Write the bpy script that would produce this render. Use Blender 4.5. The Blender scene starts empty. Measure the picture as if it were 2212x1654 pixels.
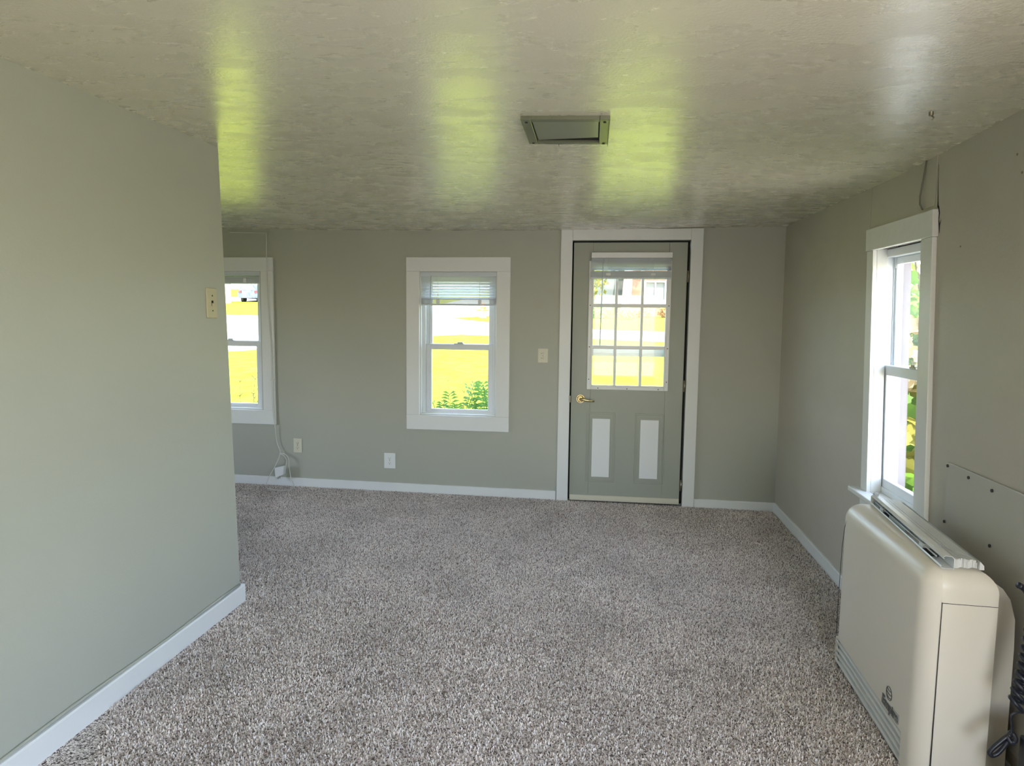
import bpy, bmesh, math, random
from mathutils import Vector, Matrix
random.seed(7)
PI = math.pi
scene = bpy.context.scene
C = scene.collection

# ------------------------------------------------------------------ camera
cam_data = bpy.data.cameras.new('camera'); cam = bpy.data.objects.new('camera', cam_data); C.objects.link(cam)
cam_data.sensor_width = 36.0; cam_data.lens = 1400.0 / 2212.0 * 36.0
cam_data.clip_start = 0.05; cam_data.clip_end = 400
YAW, PITCH, ROLL = 0.1225, 0.0906, 0.0120
f_ = Vector((-math.sin(YAW) * math.cos(PITCH), math.cos(YAW) * math.cos(PITCH), -math.sin(PITCH)))
r0 = Vector((math.cos(YAW), math.sin(YAW), 0)); u0 = r0.cross(f_)
r_ = math.cos(ROLL) * r0 + math.sin(ROLL) * u0; u_ = -math.sin(ROLL) * r0 + math.cos(ROLL) * u0
M4 = Matrix(((r_.x, u_.x, -f_.x, 0.1734), (r_.y, u_.y, -f_.y, -5.2363), (r_.z, u_.z, -f_.z, 1.4338), (0, 0, 0, 1)))
cam.matrix_world = M4
scene.camera = cam

# ------------------------------------------------------------------ sky, sun, exposure
EXPOSURE = 0.66
scene.view_settings.view_transform = 'Standard'; scene.view_settings.look = 'None'
scene.view_settings.gamma = 1.0; scene.view_settings.exposure = EXPOSURE
world = bpy.data.worlds.new('sky'); scene.world = world; world.use_nodes = True
wn = world.node_tree; wn.nodes.clear()
wo = wn.nodes.new('ShaderNodeOutputWorld'); wb = wn.nodes.new('ShaderNodeBackground'); sky = wn.nodes.new('ShaderNodeTexSky')
sky.sky_type = 'NISHITA'; sky.sun_disc = False; sky.sun_elevation = math.radians(52); sky.sun_rotation = math.radians(200)
sky.air_density = 1.0; sky.dust_density = 1.5
wb.inputs['Strength'].default_value = 3.1
hz_ = wn.nodes.new('ShaderNodeMix'); hz_.data_type = 'RGBA'; hz_.inputs[0].default_value = .58; hz_.inputs[7].default_value = (.66, .615, .56, 1)
wn.links.new(sky.outputs[0], hz_.inputs[6]); wn.links.new(hz_.outputs[2], wb.inputs[0]); wn.links.new(wb.outputs[0], wo.inputs[0])
sd = bpy.data.lights.new('sun', 'SUN'); sun = bpy.data.objects.new('sun', sd); C.objects.link(sun)
sd.energy = 16.0; sd.angle = math.radians(0.6); sd.color = (1.0, 0.95, 0.86)
sun.rotation_euler = Vector((0.12, -0.66, 1.0)).to_track_quat('Z', 'Y').to_euler(); sun.location = (-6, -12, 15)

def portal(x, y, z, w, h, direction):
    ld = bpy.data.lights.new('window_portal', 'AREA'); lo = bpy.data.objects.new('window_portal', ld); C.objects.link(lo)
    ld.shape = 'RECTANGLE'; ld.size = w; ld.size_y = h; ld.cycles.is_portal = True
    lo.location = (x, y, z); lo.rotation_euler = Vector(direction).to_track_quat('-Z', 'Z').to_euler()
portal(-0.92, 0.16, 1.27, 0.70, 1.30, (0, -1, 0))
portal(-2.95, 0.16, 1.27, 0.70, 1.30, (0, -1, 0))
portal(0.455, 0.16, 1.42, 0.75, 1.15, (0, -1, 0))
portal(1.86, -2.02, 1.25, 0.70, 1.35, (-1, 0, 0))

# ------------------------------------------------------------------ room shape (an old, slightly crooked house)
def FL(x, y):
    y = max(y, -4.5)
    return -.005 - .008 * x - .0054 * y + .0054 * x * y if y < 0 else -.005 - .008 * x
CX = [-3, -1.5, 0, 1.6]; CY = [0, -1, -2, -3, -4]
CG = [[2.207, 2.186, 2.180, 2.199], [2.215, 2.205, 2.183, 2.176], [2.232, 2.234, 2.178, 2.141], [2.213, 2.205, 2.165, 2.139], [2.17, 2.165, 2.155, 2.135]]
def crv(v, t):
    t = max(0, min(len(v) - 1.0001, t)); i = int(t); f = t - i
    p0 = v[max(i - 1, 0)]; p1 = v[i]; p2 = v[i + 1]; p3 = v[min(i + 2, len(v) - 1)]
    return p1 + .5 * f * (p2 - p0 + f * (2 * p0 - 5 * p1 + 4 * p2 - p3 + f * (3 * (p1 - p2) + p3 - p0)))
def CE(x, y):
    tx = (x + 3) / 1.5 if x < 0 else 2 + x / 1.6
    return crv([crv(row, tx) for row in CG], -y)
def RW(y, z):
    yy = max(y, -4.5)
    return 1.6248 + .0138 * yy - .007 * (z - 1.1) - .006 * yy * yy
def LWX(y, z):
    return -1.5518 - .0165 * (max(y, -4.5) + 2.32) - .012 * (z - 1.1)
def LEND(z):                       # where the partition ends
    return -2.298 - .022 * z

# ------------------------------------------------------------------ materials
def mat(name, col, rough=.5, metal=0, spec=.5, bump=None, var=None, transl=None, emit=None):
    m = bpy.data.materials.new(name); m.use_nodes = True; n = m.node_tree.nodes; l = m.node_tree.links
    b = n['Principled BSDF']; b.inputs['Base Color'].default_value = (*col, 1); b.inputs['Roughness'].default_value = rough
    b.inputs['Metallic'].default_value = metal; b.inputs['Specular IOR Level'].default_value = spec
    tc = n.new('ShaderNodeTexCoord')
    if var:            # (scale, amount, detail)
        nz = n.new('ShaderNodeTexNoise'); nz.inputs['Scale'].default_value = var[0]; nz.inputs['Detail'].default_value = var[2]
        mx = n.new('ShaderNodeMix'); mx.data_type = 'RGBA'
        mx.inputs[6].default_value = (*[c * (1 - var[1]) for c in col], 1); mx.inputs[7].default_value = (*[min(1, c * (1 + var[1])) for c in col], 1)
        l.new(tc.outputs['Object'], nz.inputs['Vector']); l.new(nz.outputs[0], mx.inputs[0]); l.new(mx.outputs[2], b.inputs['Base Color'])
    if bump:           # (scale, strength, distance)
        nz = n.new('ShaderNodeTexNoise'); nz.inputs['Scale'].default_value = bump[0]; nz.inputs['Detail'].default_value = 4
        bp = n.new('ShaderNodeBump'); bp.inputs['Strength'].default_value = bump[1]; bp.inputs['Distance'].default_value = bump[2]
        l.new(tc.outputs['Object'], nz.inputs['Vector']); l.new(nz.outputs[0], bp.inputs['Height']); l.new(bp.outputs[0], b.inputs['Normal'])
    if transl:
        b.inputs['Transmission Weight'].default_value = 0
        tr = n.new('ShaderNodeBsdfTranslucent'); tr.inputs[0].default_value = (*transl[0], 1); ms = n.new('ShaderNodeMixShader'); ms.inputs[0].default_value = transl[1]
        out = n['Material Output']; l.new(b.outputs[0], ms.inputs[1]); l.new(tr.outputs[0], ms.inputs[2]); l.new(ms.outputs[0], out.inputs[0])
    return m

M_wall = mat('sage_grey_wall_paint', (.44, .445, .38), .42, bump=(140, .12, .004), var=(1.3, .04, 3))
M_wall_worn = mat('worn_wall_paint', (.51, .475, .405), .5, bump=(90, .2, .005), var=(3.5, .07, 5))
M_ceil = mat('ceiling_paint', (.74, .69, .535), .4, spec=.8)
M_ceil.node_tree.nodes['Principled BSDF'].inputs['Coat Weight'].default_value = .7; M_ceil.node_tree.nodes['Principled BSDF'].inputs['Coat Roughness'].default_value = .27
n = M_ceil.node_tree.nodes; l = M_ceil.node_tree.links; b = n['Principled BSDF']; tc = n['Texture Coordinate']
mp = n.new('ShaderNodeMapping'); mp.inputs['Scale'].default_value = (1.9, 4.6, 1); l.new(tc.outputs['Object'], mp.inputs[0])
n1 = n.new('ShaderNodeTexNoise'); n1.inputs['Scale'].default_value = 2.2; n1.inputs['Detail'].default_value = 6; n1.inputs['Roughness'].default_value = .58; n1.inputs['Distortion'].default_value = .2
l.new(mp.outputs[0], n1.inputs['Vector'])
rp = n.new('ShaderNodeMapRange'); rp.inputs[1].default_value = .38; rp.inputs[2].default_value = .66; rp.inputs[3].default_value = .23; rp.inputs[4].default_value = .33
l.new(n1.outputs[0], rp.inputs[0]); l.new(rp.outputs[0], b.inputs['Roughness']); l.new(rp.outputs[0], b.inputs['Coat Roughness'])
n2 = n.new('ShaderNodeTexNoise'); n2.inputs['Scale'].default_value = 110; n2.inputs['Detail'].default_value = 3; l.new(tc.outputs['Object'], n2.inputs['Vector'])
bp = n.new('ShaderNodeBump'); bp.inputs['Strength'].default_value = .22; bp.inputs['Distance'].default_value = .005; l.new(n2.outputs[0], bp.inputs['Height'])
l.new(bp.outputs[0], b.inputs['Normal'])

M_carpet = mat('frieze_carpet', (.2, .18, .16), .95, spec=.1)
n = M_carpet.node_tree.nodes; l = M_carpet.node_tree.links; b = n['Principled BSDF']; tc = n['Texture Coordinate']
na = n.new('ShaderNodeTexNoise'); na.inputs['Scale'].default_value = 125; na.inputs['Detail'].default_value = 3; na.inputs['Distortion'].default_value = 1.2; l.new(tc.outputs['Object'], na.inputs['Vector'])
cr = n.new('ShaderNodeValToRGB'); e = cr.color_ramp.elements
e[0].position = .40; e[0].color = (.10, .075, .065, 1); e[1].position = .60; e[1].color = (1.0, .93, .89, 1)
x = cr.color_ramp.elements.new(.49); x.color = (.56, .495, .465, 1)
l.new(na.outputs[0], cr.inputs[0])
nb = n.new('ShaderNodeTexNoise'); nb.inputs['Scale'].default_value = 3.0; nb.inputs['Detail'].default_value = 4; l.new(tc.outputs['Object'], nb.inputs['Vector'])
mr = n.new('ShaderNodeMapRange'); mr.inputs[1].default_value = .3; mr.inputs[2].default_value = .7; mr.inputs[3].default_value = .80; mr.inputs[4].default_value = 1.15; l.new(nb.outputs[0], mr.inputs[0])
mm = n.new('ShaderNodeVectorMath'); mm.operation = 'SCALE'; l.new(cr.outputs[0], mm.inputs[0]); l.new(mr.outputs[0], mm.inputs['Scale']); l.new(mm.outputs[0], b.inputs['Base Color'])
bp = n.new('ShaderNodeBump'); bp.inputs['Strength'].default_value = .6; bp.inputs['Distance'].default_value = .006; l.new(na.outputs[0], bp.inputs['Height']); l.new(bp.outputs[0], b.inputs['Normal'])

M_trim = mat('white_trim_paint', (.80, .81, .80), .38, bump=(30, .06, .004))
M_trim_old = mat('chipped_white_trim_paint', (.78, .78, .75), .35, bump=(22, .35, .006), var=(6, .04, 4))
M_vinyl = mat('white_vinyl', (.80, .83, .86), .3)
M_blind = mat('blind_vinyl', (.66, .70, .74), .4)
M_slat = mat('blind_slat_vinyl', (.78, .80, .82), .4, transl=((.8, .82, .86), .45))
M_door = mat('sage_green_door_paint', (.36, .38, .32), .4, bump=(120, .08, .003), var=(2, .04, 3))
M_brass = mat('polished_brass', (.72, .58, .30), .22, 1)
M_hinge = mat('dull_hinge_metal', (.30, .27, .20), .4, 1)
M_dark = mat('dark_gap', (.012, .011, .010), .8)
M_screw = mat('dark_screw', (.05, .045, .04), .5, .5)
M_film = mat('white_paper_film', (.82, .84, .84), .5)
M_cream = mat('cream_plastic', (.70, .67, .54), .35)
M_ivory = mat('aged_ivory_plastic', (.52, .47, .30), .35)
M_wplas = mat('white_plastic', (.82, .83, .82), .3)
M_heat = mat('cream_enamel', (.86, .80, .70), .32, bump=(300, .04, .002))
M_heat_grille = mat('grey_grille_enamel', (.68, .67, .62), .4)
M_heat_dark = mat('dark_gap_and_shadow', (.03, .028, .026), .7)
M_logo = mat('grey_badge_print', (.12, .12, .12), .4)
M_badge = mat('badge_plate', (.50, .49, .45), .35)
M_reg = mat('olive_painted_metal', (.16, .17, .11), .3, .25)
M_cable = mat('white_cable', (.72, .72, .68), .4)
M_wire = mat('grey_wire', (.17, .16, .13), .5)
M_coil = mat('navy_black_coil_cord', (.018, .020, .032), .35)
M_black = mat('black_plastic', (.012, .012, .014), .4)
M_alu = mat('storm_door_aluminium', (.62, .66, .68), .35, .2)
M_ext = mat('old_brown_board', (.20, .16, .165), .6, var=(9, .15, 5))
M_extw = mat('exterior_paint', (.42, .44, .50), .5)
M_siding = mat('outside_siding', (.5, .5, .48), .7)

M_tuft = mat('carpet_tuft', (.5, .45, .42), .9, spec=.1)
n = M_tuft.node_tree.nodes; l = M_tuft.node_tree.links; b = n['Principled BSDF']; tc = n['Texture Coordinate']
at = n.new('ShaderNodeAttribute'); at.attribute_name = 'tuft'; cr = n.new('ShaderNodeValToRGB'); e = cr.color_ramp.elements
e[0].position = 0; e[0].color = (.17, .12, .10, 1); e[1].position = 1; e[1].color = (1.0, .95, .91, 1); x = cr.color_ramp.elements.new(.25); x.color = (.66, .56, .51, 1); x = cr.color_ramp.elements.new(.55); x.color = (.94, .85, .79, 1)
nb = n.new('ShaderNodeTexNoise'); nb.inputs['Scale'].default_value = 2.2; nb.inputs['Detail'].default_value = 4; l.new(tc.outputs['Object'], nb.inputs['Vector'])
mr = n.new('ShaderNodeMapRange'); mr.inputs[1].default_value = .3; mr.inputs[2].default_value = .7; mr.inputs[3].default_value = .84; mr.inputs[4].default_value = 1.1; l.new(nb.outputs[0], mr.inputs[0])
mm = n.new('ShaderNodeVectorMath'); mm.operation = 'SCALE'; l.new(at.outputs['Fac'], cr.inputs[0]); l.new(cr.outputs[0], mm.inputs[0]); l.new(mr.outputs[0], mm.inputs['Scale']); l.new(mm.outputs[0], b.inputs['Base Color'])

def glass_mat():
    m = bpy.data.materials.new('window_glass'); m.use_nodes = True; n = m.node_tree.nodes; l = m.node_tree.links; n.clear()
    o = n.new('ShaderNodeOutputMaterial'); t = n.new('ShaderNodeBsdfTransparent'); g = n.new('ShaderNodeBsdfGlossy'); mx = n.new('ShaderNodeMixShader'); fr = n.new('ShaderNodeLayerWeight')
    t.inputs[0].default_value = (.95, .97, .96, 1); g.inputs['Roughness'].default_value = .02; fr.inputs[0].default_value = .5
    pw = n.new('ShaderNodeMath'); pw.operation = 'POWER'; pw.inputs[1].default_value = 5; ma = n.new('ShaderNodeMath'); ma.operation = 'MULTIPLY_ADD'; ma.inputs[1].default_value = .9; ma.inputs[2].default_value = .025
    l.new(fr.outputs['Facing'], pw.inputs[0]); l.new(pw.outputs[0], ma.inputs[0]); l.new(ma.outputs[0], mx.inputs[0]); l.new(t.outputs[0], mx.inputs[1]); l.new(g.outputs[0], mx.inputs[2]); l.new(mx.outputs[0], o.inputs[0]); return m
M_glass = glass_mat()

# ------------------------------------------------------------------ mesh builder
class MB:
    def __init__(s, fn=None): s.v = []; s.f = []; s.sm = []; s.fn = fn
    def add(s, vs, fs, smooth=False, fn=None):
        o = len(s.v); g = fn or s.fn
        s.v += [tuple(g(*p)) if g else tuple(p) for p in vs]; s.f += [tuple(i + o for i in f) for f in fs]; s.sm += [smooth] * len(fs); return s
    def box(s, x0, x1, y0, y1, z0, z1, bev=0, seg=(1, 1, 1), fn=None):
        x0, x1 = sorted((x0, x1)); y0, y1 = sorted((y0, y1)); z0, z1 = sorted((z0, z1))
        bm = bmesh.new(); bmesh.ops.create_cube(bm, size=1)
        for v in bm.verts: v.co = ((x0 + x1) / 2 + v.co.x * (x1 - x0), (y0 + y1) / 2 + v.co.y * (y1 - y0), (z0 + z1) / 2 + v.co.z * (z1 - z0))
        if bev: bmesh.ops.bevel(bm, geom=list(bm.edges), offset=min(bev, .45 * min(x1 - x0, y1 - y0, z1 - z0)), segments=2, affect='EDGES', profile=.5)
        for ax in range(3):
            lo = (x0, y0, z0)[ax]; hi = (x1, y1, z1)[ax]
            for k in range(1, seg[ax]):
                co = [0, 0, 0]; no = [0, 0, 0]; co[ax] = lo + (hi - lo) * k / seg[ax]; no[ax] = 1
                bmesh.ops.bisect_plane(bm, geom=list(bm.verts) + list(bm.edges) + list(bm.faces), plane_co=co, plane_no=no)
        bm.verts.index_update(); s.add([v.co[:] for v in bm.verts], [[v.index for v in f.verts] for f in bm.faces], False, fn); bm.free(); return s
    def tube(s, pts, r, n=8, fn=None, closed=False):
        P = [Vector(p) for p in pts]; N = len(P); vs = []; fs = []; up = None
        for i, p in enumerate(P):
            if closed: t = P[(i + 1) % N] - P[i - 1]
            else: t = P[min(i + 1, N - 1)] - P[max(i - 1, 0)]
            t.normalize()
            if up is None: up = t.orthogonal().normalized()
            up = (up - t * up.dot(t)).normalized(); w = t.cross(up); rr = r[i] if isinstance(r, (list, tuple)) else r
            for k in range(n):
                a = 2 * PI * k / n; vs.append(tuple(p + rr * (math.cos(a) * up + math.sin(a) * w)))
        for i in range(N if closed else N - 1):
            j = (i + 1) % N
            for k in range(n): fs.append((i * n + k, i * n + (k + 1) % n, j * n + (k + 1) % n, j * n + k))
        if not closed: fs += [tuple(range(n - 1, -1, -1)), tuple((N - 1) * n + k for k in range(n))]
        return s.add(vs, fs, True, fn)
    def prism(s, prof, a0, a1, ax='y', smooth=False, fn=None):   # closed 2-D profile pulled along an axis
        n = len(prof); vs = []
        for a in (a0, a1):
            for (p, q) in prof: vs.append({'x': (a, p, q), 'y': (p, a, q), 'z': (p, q, a)}[ax])
        fs = [(i, (i + 1) % n, n + (i + 1) % n, n + i) for i in range(n)]
        s.add(vs, fs, smooth, fn); o = len(s.v) - 2 * n
        s.f += [tuple(o + i for i in range(n - 1, -1, -1)), tuple(o + n + i for i in range(n))]; s.sm += [False, False]; return s
    def disc(s, c, r, h, ax='y', n=20, r2=None):                 # cylinder / cone frustum along an axis, from c
        r2 = r if r2 is None else r2; vs = []
        for (d, rr) in ((0, r), (h, r2)):
            for k in range(n):
                a = 2 * PI * k / n; u, w = rr * math.cos(a), rr * math.sin(a)
                vs.append({'y': (c[0] + u, c[1] + d, c[2] + w), 'x': (c[0] + d, c[1] + u, c[2] + w), 'z': (c[0] + u, c[1] + w, c[2] + d)}[ax])
        fs = [(k, (k + 1) % n, n + (k + 1) % n, n + k) for k in range(n)] + [tuple(range(n)), tuple(range(2 * n - 1, n - 1, -1))]
        return s.add(vs, fs, False)
    def build(s, name, m, parent=None, kind=None, fixn=True):
        me = bpy.data.meshes.new(name); loc = Vector((0, 0, 0))
        me.from_pydata(s.v, [], s.f); me.update()
        for p, k in zip(me.polygons, s.sm): p.use_smooth = k
        if fixn:
            bm = bmesh.new(); bm.from_mesh(me); bmesh.ops.recalc_face_normals(bm, faces=bm.faces); bm.to_mesh(me); bm.free()
        me.materials.append(m); o = bpy.data.objects.new(name, me); C.objects.link(o)
        if parent is not None:
            o.parent = parent; o.matrix_parent_inverse = Matrix.Translation(-parent.location)
            if parent.rotation_euler.z: o.matrix_parent_inverse = Matrix.Identity(4)
        if kind: o['kind'] = kind
        return o

def tag(o, label, cat, group=None, kind=None):
    o['label'] = label; o['category'] = cat
    if group: o['group'] = group
    if kind: o['kind'] = kind
    return o
def thing(name, label, cat, loc=(0, 0, 0), group=None, kind=None):
    o = bpy.data.objects.new(name, None); C.objects.link(o); o.location = loc; o.empty_display_size = .1
    return tag(o, label, cat, group, kind)
def struct_empty(name, loc=(0, 0, 0)):
    o = bpy.data.objects.new(name, None); C.objects.link(o); o.location = loc; o.empty_display_size = .1; o['kind'] = 'structure'; return o
def copy_tree(o, parent=None):
    c = o.copy(); C.objects.link(c); c.parent = parent
    if parent is not None: c.matrix_parent_inverse = o.matrix_parent_inverse.copy()
    for ch in list(o.children): copy_tree(ch, c)
    return c

def slab(us, zs, holes, d0, d1, fn):      # a wall with rectangular holes: u along the wall, d through it
    us = sorted(set(us + [h[i] for h in holes for i in (0, 1)])); zs = sorted(set(zs + [h[i] for h in holes for i in (2, 3)]))
    nu, nz = len(us), len(zs); m = MB(fn)
    def hole(i, j):
        if i < 0 or j < 0 or i >= nu - 1 or j >= nz - 1: return True
        cu = (us[i] + us[i + 1]) / 2; cz = (zs[j] + zs[j + 1]) / 2
        return any(h[0] < cu < h[1] and h[2] < cz < h[3] for h in holes)
    vs = [(u, d, z) for d in (d0, d1) for z in zs for u in us]; I = lambda i, j, k: k * nu * nz + j * nu + i; fs = []
    for i in range(nu - 1):
        for j in range(nz - 1):
            if hole(i, j): continue
            fs.append((I(i, j, 0), I(i + 1, j, 0), I(i + 1, j + 1, 0), I(i, j + 1, 0))); fs.append((I(i, j, 1), I(i, j + 1, 1), I(i + 1, j + 1, 1), I(i + 1, j, 1)))
            if hole(i - 1, j): fs.append((I(i, j, 0), I(i, j + 1, 0), I(i, j + 1, 1), I(i, j, 1)))
            if hole(i + 1, j): fs.append((I(i + 1, j, 0), I(i + 1, j, 1), I(i + 1, j + 1, 1), I(i + 1, j + 1, 0)))
            if hole(i, j - 1): fs.append((I(i, j, 0), I(i, j, 1), I(i + 1, j, 1), I(i + 1, j, 0)))
            if hole(i, j + 1): fs.append((I(i, j + 1, 0), I(i + 1, j + 1, 0), I(i + 1, j + 1, 1), I(i, j + 1, 1)))
    m.add(vs, fs); return m
def rng(a, b, s):
    n = max(1, round((b - a) / s)); return [a + (b - a) * i / n for i in range(n + 1)]

# ------------------------------------------------------------------ shell
m = MB(); xs = rng(-5.4, 2.0, .2); ys = rng(-8.4, .12, .2)
vs = [(x, y, FL(x, y)) for y in ys for x in xs]; nx = len(xs)
m.add(vs, [(j * nx + i, j * nx + i + 1, (j + 1) * nx + i + 1, (j + 1) * nx + i) for j in range(len(ys) - 1) for i in range(nx - 1)], True)
o = m.build('floor', M_carpet, kind='structure', fixn=False)
import numpy as np
def carpet_pile():
    rg_ = np.random.default_rng(4); st = .0070; X, Y = np.meshgrid(np.arange(-3.5, 1.64, st), np.arange(-4.45, -.016, st)); X = X.ravel(); Y = Y.ravel()
    keep = ~((X < -1.50) & (Y < -2.26)) & (X < 1.6248 + .0138 * Y - .006 * Y * Y - .016) & ~(X < -1.54 - .582 * (Y + 2.3) - .5); X = X[keep]; Y = Y[keep]; n = len(X)
    ok_ = ~((X > 1.262 + .05 * (Y + 2.36)) & (Y > -3.17) & (Y < -2.35)) & ~((X > 1.36) & (Y < -3.32) & (Y > -3.51)); X = X[ok_]; Y = Y[ok_]; n = len(X)
    X = X + rg_.uniform(-.6, .6, n) * st; Y = Y + rg_.uniform(-.6, .6, n) * st; Z = -.005 - .008 * X - .0054 * Y + .0054 * X * Y
    Y = np.minimum(Y, -.017); a_ = rg_.uniform(0, 2 * np.pi, n); b2 = rg_.uniform(0, 2 * np.pi, n); w = rg_.uniform(.0012, .0021, n); h = rg_.uniform(.006, .012, n); ln = rg_.uniform(.0, .0065, n)
    V = np.zeros((n, 6, 3), np.float32)
    for r_i, (hh, lf_, ww) in enumerate(((-.001, 0, 1.0), (.6, .35, 1.25), (1.0, 1.0, .8))):
        cx_, cy_ = X + np.cos(b2) * ln * lf_, Y + np.sin(b2) * ln * lf_; tw = a_ + r_i * .7
        V[:, 2 * r_i, 0] = cx_ - np.cos(tw) * w * ww; V[:, 2 * r_i, 1] = cy_ - np.sin(tw) * w * ww; V[:, 2 * r_i + 1, 0] = cx_ + np.cos(tw) * w * ww; V[:, 2 * r_i + 1, 1] = cy_ + np.sin(tw) * w * ww
        V[:, 2 * r_i:2 * r_i + 2, 2] = (Z + h * hh)[:, None]
    me = bpy.data.meshes.new('carpet_pile'); me.vertices.add(n * 6); me.vertices.foreach_set('co', V.reshape(-1))
    F = (np.arange(n)[:, None, None] * 6 + np.array([[0, 1, 3, 2], [2, 3, 5, 4]])[None]).reshape(-1, 4); nf = len(F)
    me.loops.add(nf * 4); me.loops.foreach_set('vertex_index', F.reshape(-1).astype(np.int32)); me.polygons.add(nf)
    me.polygons.foreach_set('loop_start', np.arange(0, nf * 4, 4, dtype=np.int32)); me.polygons.foreach_set('loop_total', np.full(nf, 4, dtype=np.int32)); me.update(calc_edges=True)
    at = me.attributes.new('tuft', 'FLOAT', 'FACE'); at.data.foreach_set('value', np.repeat(rg_.uniform(0, 1, n), 2).astype(np.float32))
    me.materials.append(M_tuft); ob = bpy.data.objects.new('carpet_pile', me); C.objects.link(ob)
    tag(ob, 'speckled brown and light grey frieze carpet pile covering the floor', 'carpet', kind='stuff')
carpet_pile()
m = MB(); vs = [(x, y, CE(x, y)) for y in ys for x in xs] + [(x, y, 2.62) for y in ys for x in xs]; N = len(xs) * len(ys)
fs = []
for j in range(len(ys) - 1):
    for i in range(nx - 1):
        a = j * nx + i; fs += [(a, a + nx, a + nx + 1, a + 1), (N + a, N + a + 1, N + a + nx + 1, N + a + nx)]
m.add(vs, fs, True); m.build('ceiling', M_ceil, kind='structure', fixn=False)

DOOR = (0.0, .914, -.2, 2.098)
MWH = (-1.243, -.603, .672, 1.852); LWH = (-3.27, -2.632, .672, 1.852)
slab(rng(-5.5, 1.75, .5), [-.2, 2.35], [DOOR, MWH, LWH], 0, .14, lambda u, d, z: (u, d, z)).build('wall_back', M_wall, kind='structure')
# right wall; its window leans a little, so the hole follows RY
def RYF(z): return -1.705 + .045 * (z - 1.27) / .65      # outer edge of the far casing
def RYN(z): return -2.408 + .045 * (z - 1.27) / .65      # outer edge of the near casing
def RU(u, z): return RYF(z) + (RYN(z) - RYF(z)) * u       # u 0 far .. 1 near
RZ0, RZ1 = .612, 1.862
def rwall(u, d, z):
    y = u + (.045 * (z - 1.27) / .65 if -3.2 < u < -1.0 else 0)
    return (RW(y, z) + d, y, z)
slab(rng(-8.4, 0.14, .35), [-.2, .6, 1.9, 2.35], [(-2.36, -1.725, RZ0, RZ1), (-6.0, -4.2, .45, 2.0)], 0, .175, rwall).build('wall_right', M_wall_worn, kind='structure')  # second hole is out of view, added to let in fill daylight
# partition on the left
m = MB(); ys2 = rng(-8.4, -4.5, .5)[:-1] + rng(-4.5, 0, .3)[:-1] + [0]; zs2 = [-.15, .5, 1.1, 1.7, 2.3]
vs = []
for z in zs2:
    for k in range(13):
        t = k / 12; y = -8.4 + (LEND(z) + 8.4) * t; vs.append((LWX(y, z), y, z))
for z in zs2:
    for k in range(13):
        t = k / 12; y = -8.4 + (LEND(z) + 8.4) * t; vs.append((LWX(y, z) - .115, y, z))
q = 13 * len(zs2); fs = []
for j in range(len(zs2) - 1):
    for k in range(12):
        a = j * 13 + k; fs += [(a, a + 1, a + 14, a + 13), (q + a, q + a + 13, q + a + 14, q + a + 1)]
    a = j * 13 + 12; fs.append((a, q + a, q + a + 13, a + 13)); a = j * 13; fs.append((a, a + 13, q + a + 13, q + a))
m.add(vs, fs); m.build('wall_left', M_wall, kind='structure')
slab([-8.4, .1], [-.2, 2.35], [(-3.1, -1.9, .7, 1.9)], 0, .14, lambda u, d, z: (-5.3 - d, u, z)).build('wall_far_left', M_wall, kind='structure')
slab([-5.5, 1.9], [-.2, 2.35], [(.2, 1.5, .4, 2.05)], 0, .14, lambda u, d, z: (u, -8.2 - d, z)).build('wall_behind', M_wall, kind='structure')  # unseen rear opening, put in for extra daylight from behind the camera
portal(1.68, -5.1, 1.22, 1.85, 1.6, (-1, 0, 0)); portal(-5.46, -2.5, 1.3, 1.25, 1.25, (1, 0, 0)); portal(.85, -8.36, 1.22, 1.35, 1.7, (0, 1, 0))  # out-of-view openings; the right and rear ones are added for fill light

# baseboards
def strip(name, pts_fn, t0, t1, h, th, side, m_=M_trim, n=10):
    mb = MB(); vs = []
    for i in range(n + 1):
        t = t0 + (t1 - t0) * i / n
        for (o_, z_) in ((0, 0), (th, 0), (th, h - .006), (th - .004, h), (0, h)):
            x, y = pts_fn(t, o_); vs.append((x, y, FL(x, y) - .004 + z_))
    fs = [(i * 5 + k, i * 5 + (k + 1) % 5, (i + 1) * 5 + (k + 1) % 5, (i + 1) * 5 + k) for i in range(n) for k in range(5)]
    fs += [(0, 1, 2, 3, 4), tuple(n * 5 + k for k in (4, 3, 2, 1, 0))]; mb.add(vs, fs); return mb
strip('b', lambda t, o_: (t, -o_), -5.3, -.1, .082, .015, 0).build('baseboard_back', M_trim, kind='structure')
strip('b', lambda t, o_: (t, -o_), 1.008, 1.625, .075, .015, 0).build('baseboard_back_corner', M_trim, kind='structure')
strip('b', lambda t, o_: (RW(t, 0) - o_, t), -.015, -8.2, .08, .015, 0).build('baseboard_right', M_trim, kind='structure')
b1 = strip('b', lambda t, o_: (LWX(t, 0) + o_, t), -2.283, -8.2, .09, .016, 0)
b2 = strip('b', lambda t, o_: (t, -2.298 + o_), -1.655, -1.524, .09, .016, 0, n=1)
b1.add(b2.v, b2.f); b1.build('baseboard_left', M_trim, kind='structure')
# caulk bead over the left baseboard
m = MB(); m.tube([(LWX(y, .09) + .003, y, FL(LWX(y, 0), y) + .09 + .004 * math.sin(7 * y)) for y in rng(-4.6, -2.31, .15)], .006, 6); m.build('trim_caulk', M_wall, kind='structure')

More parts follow.
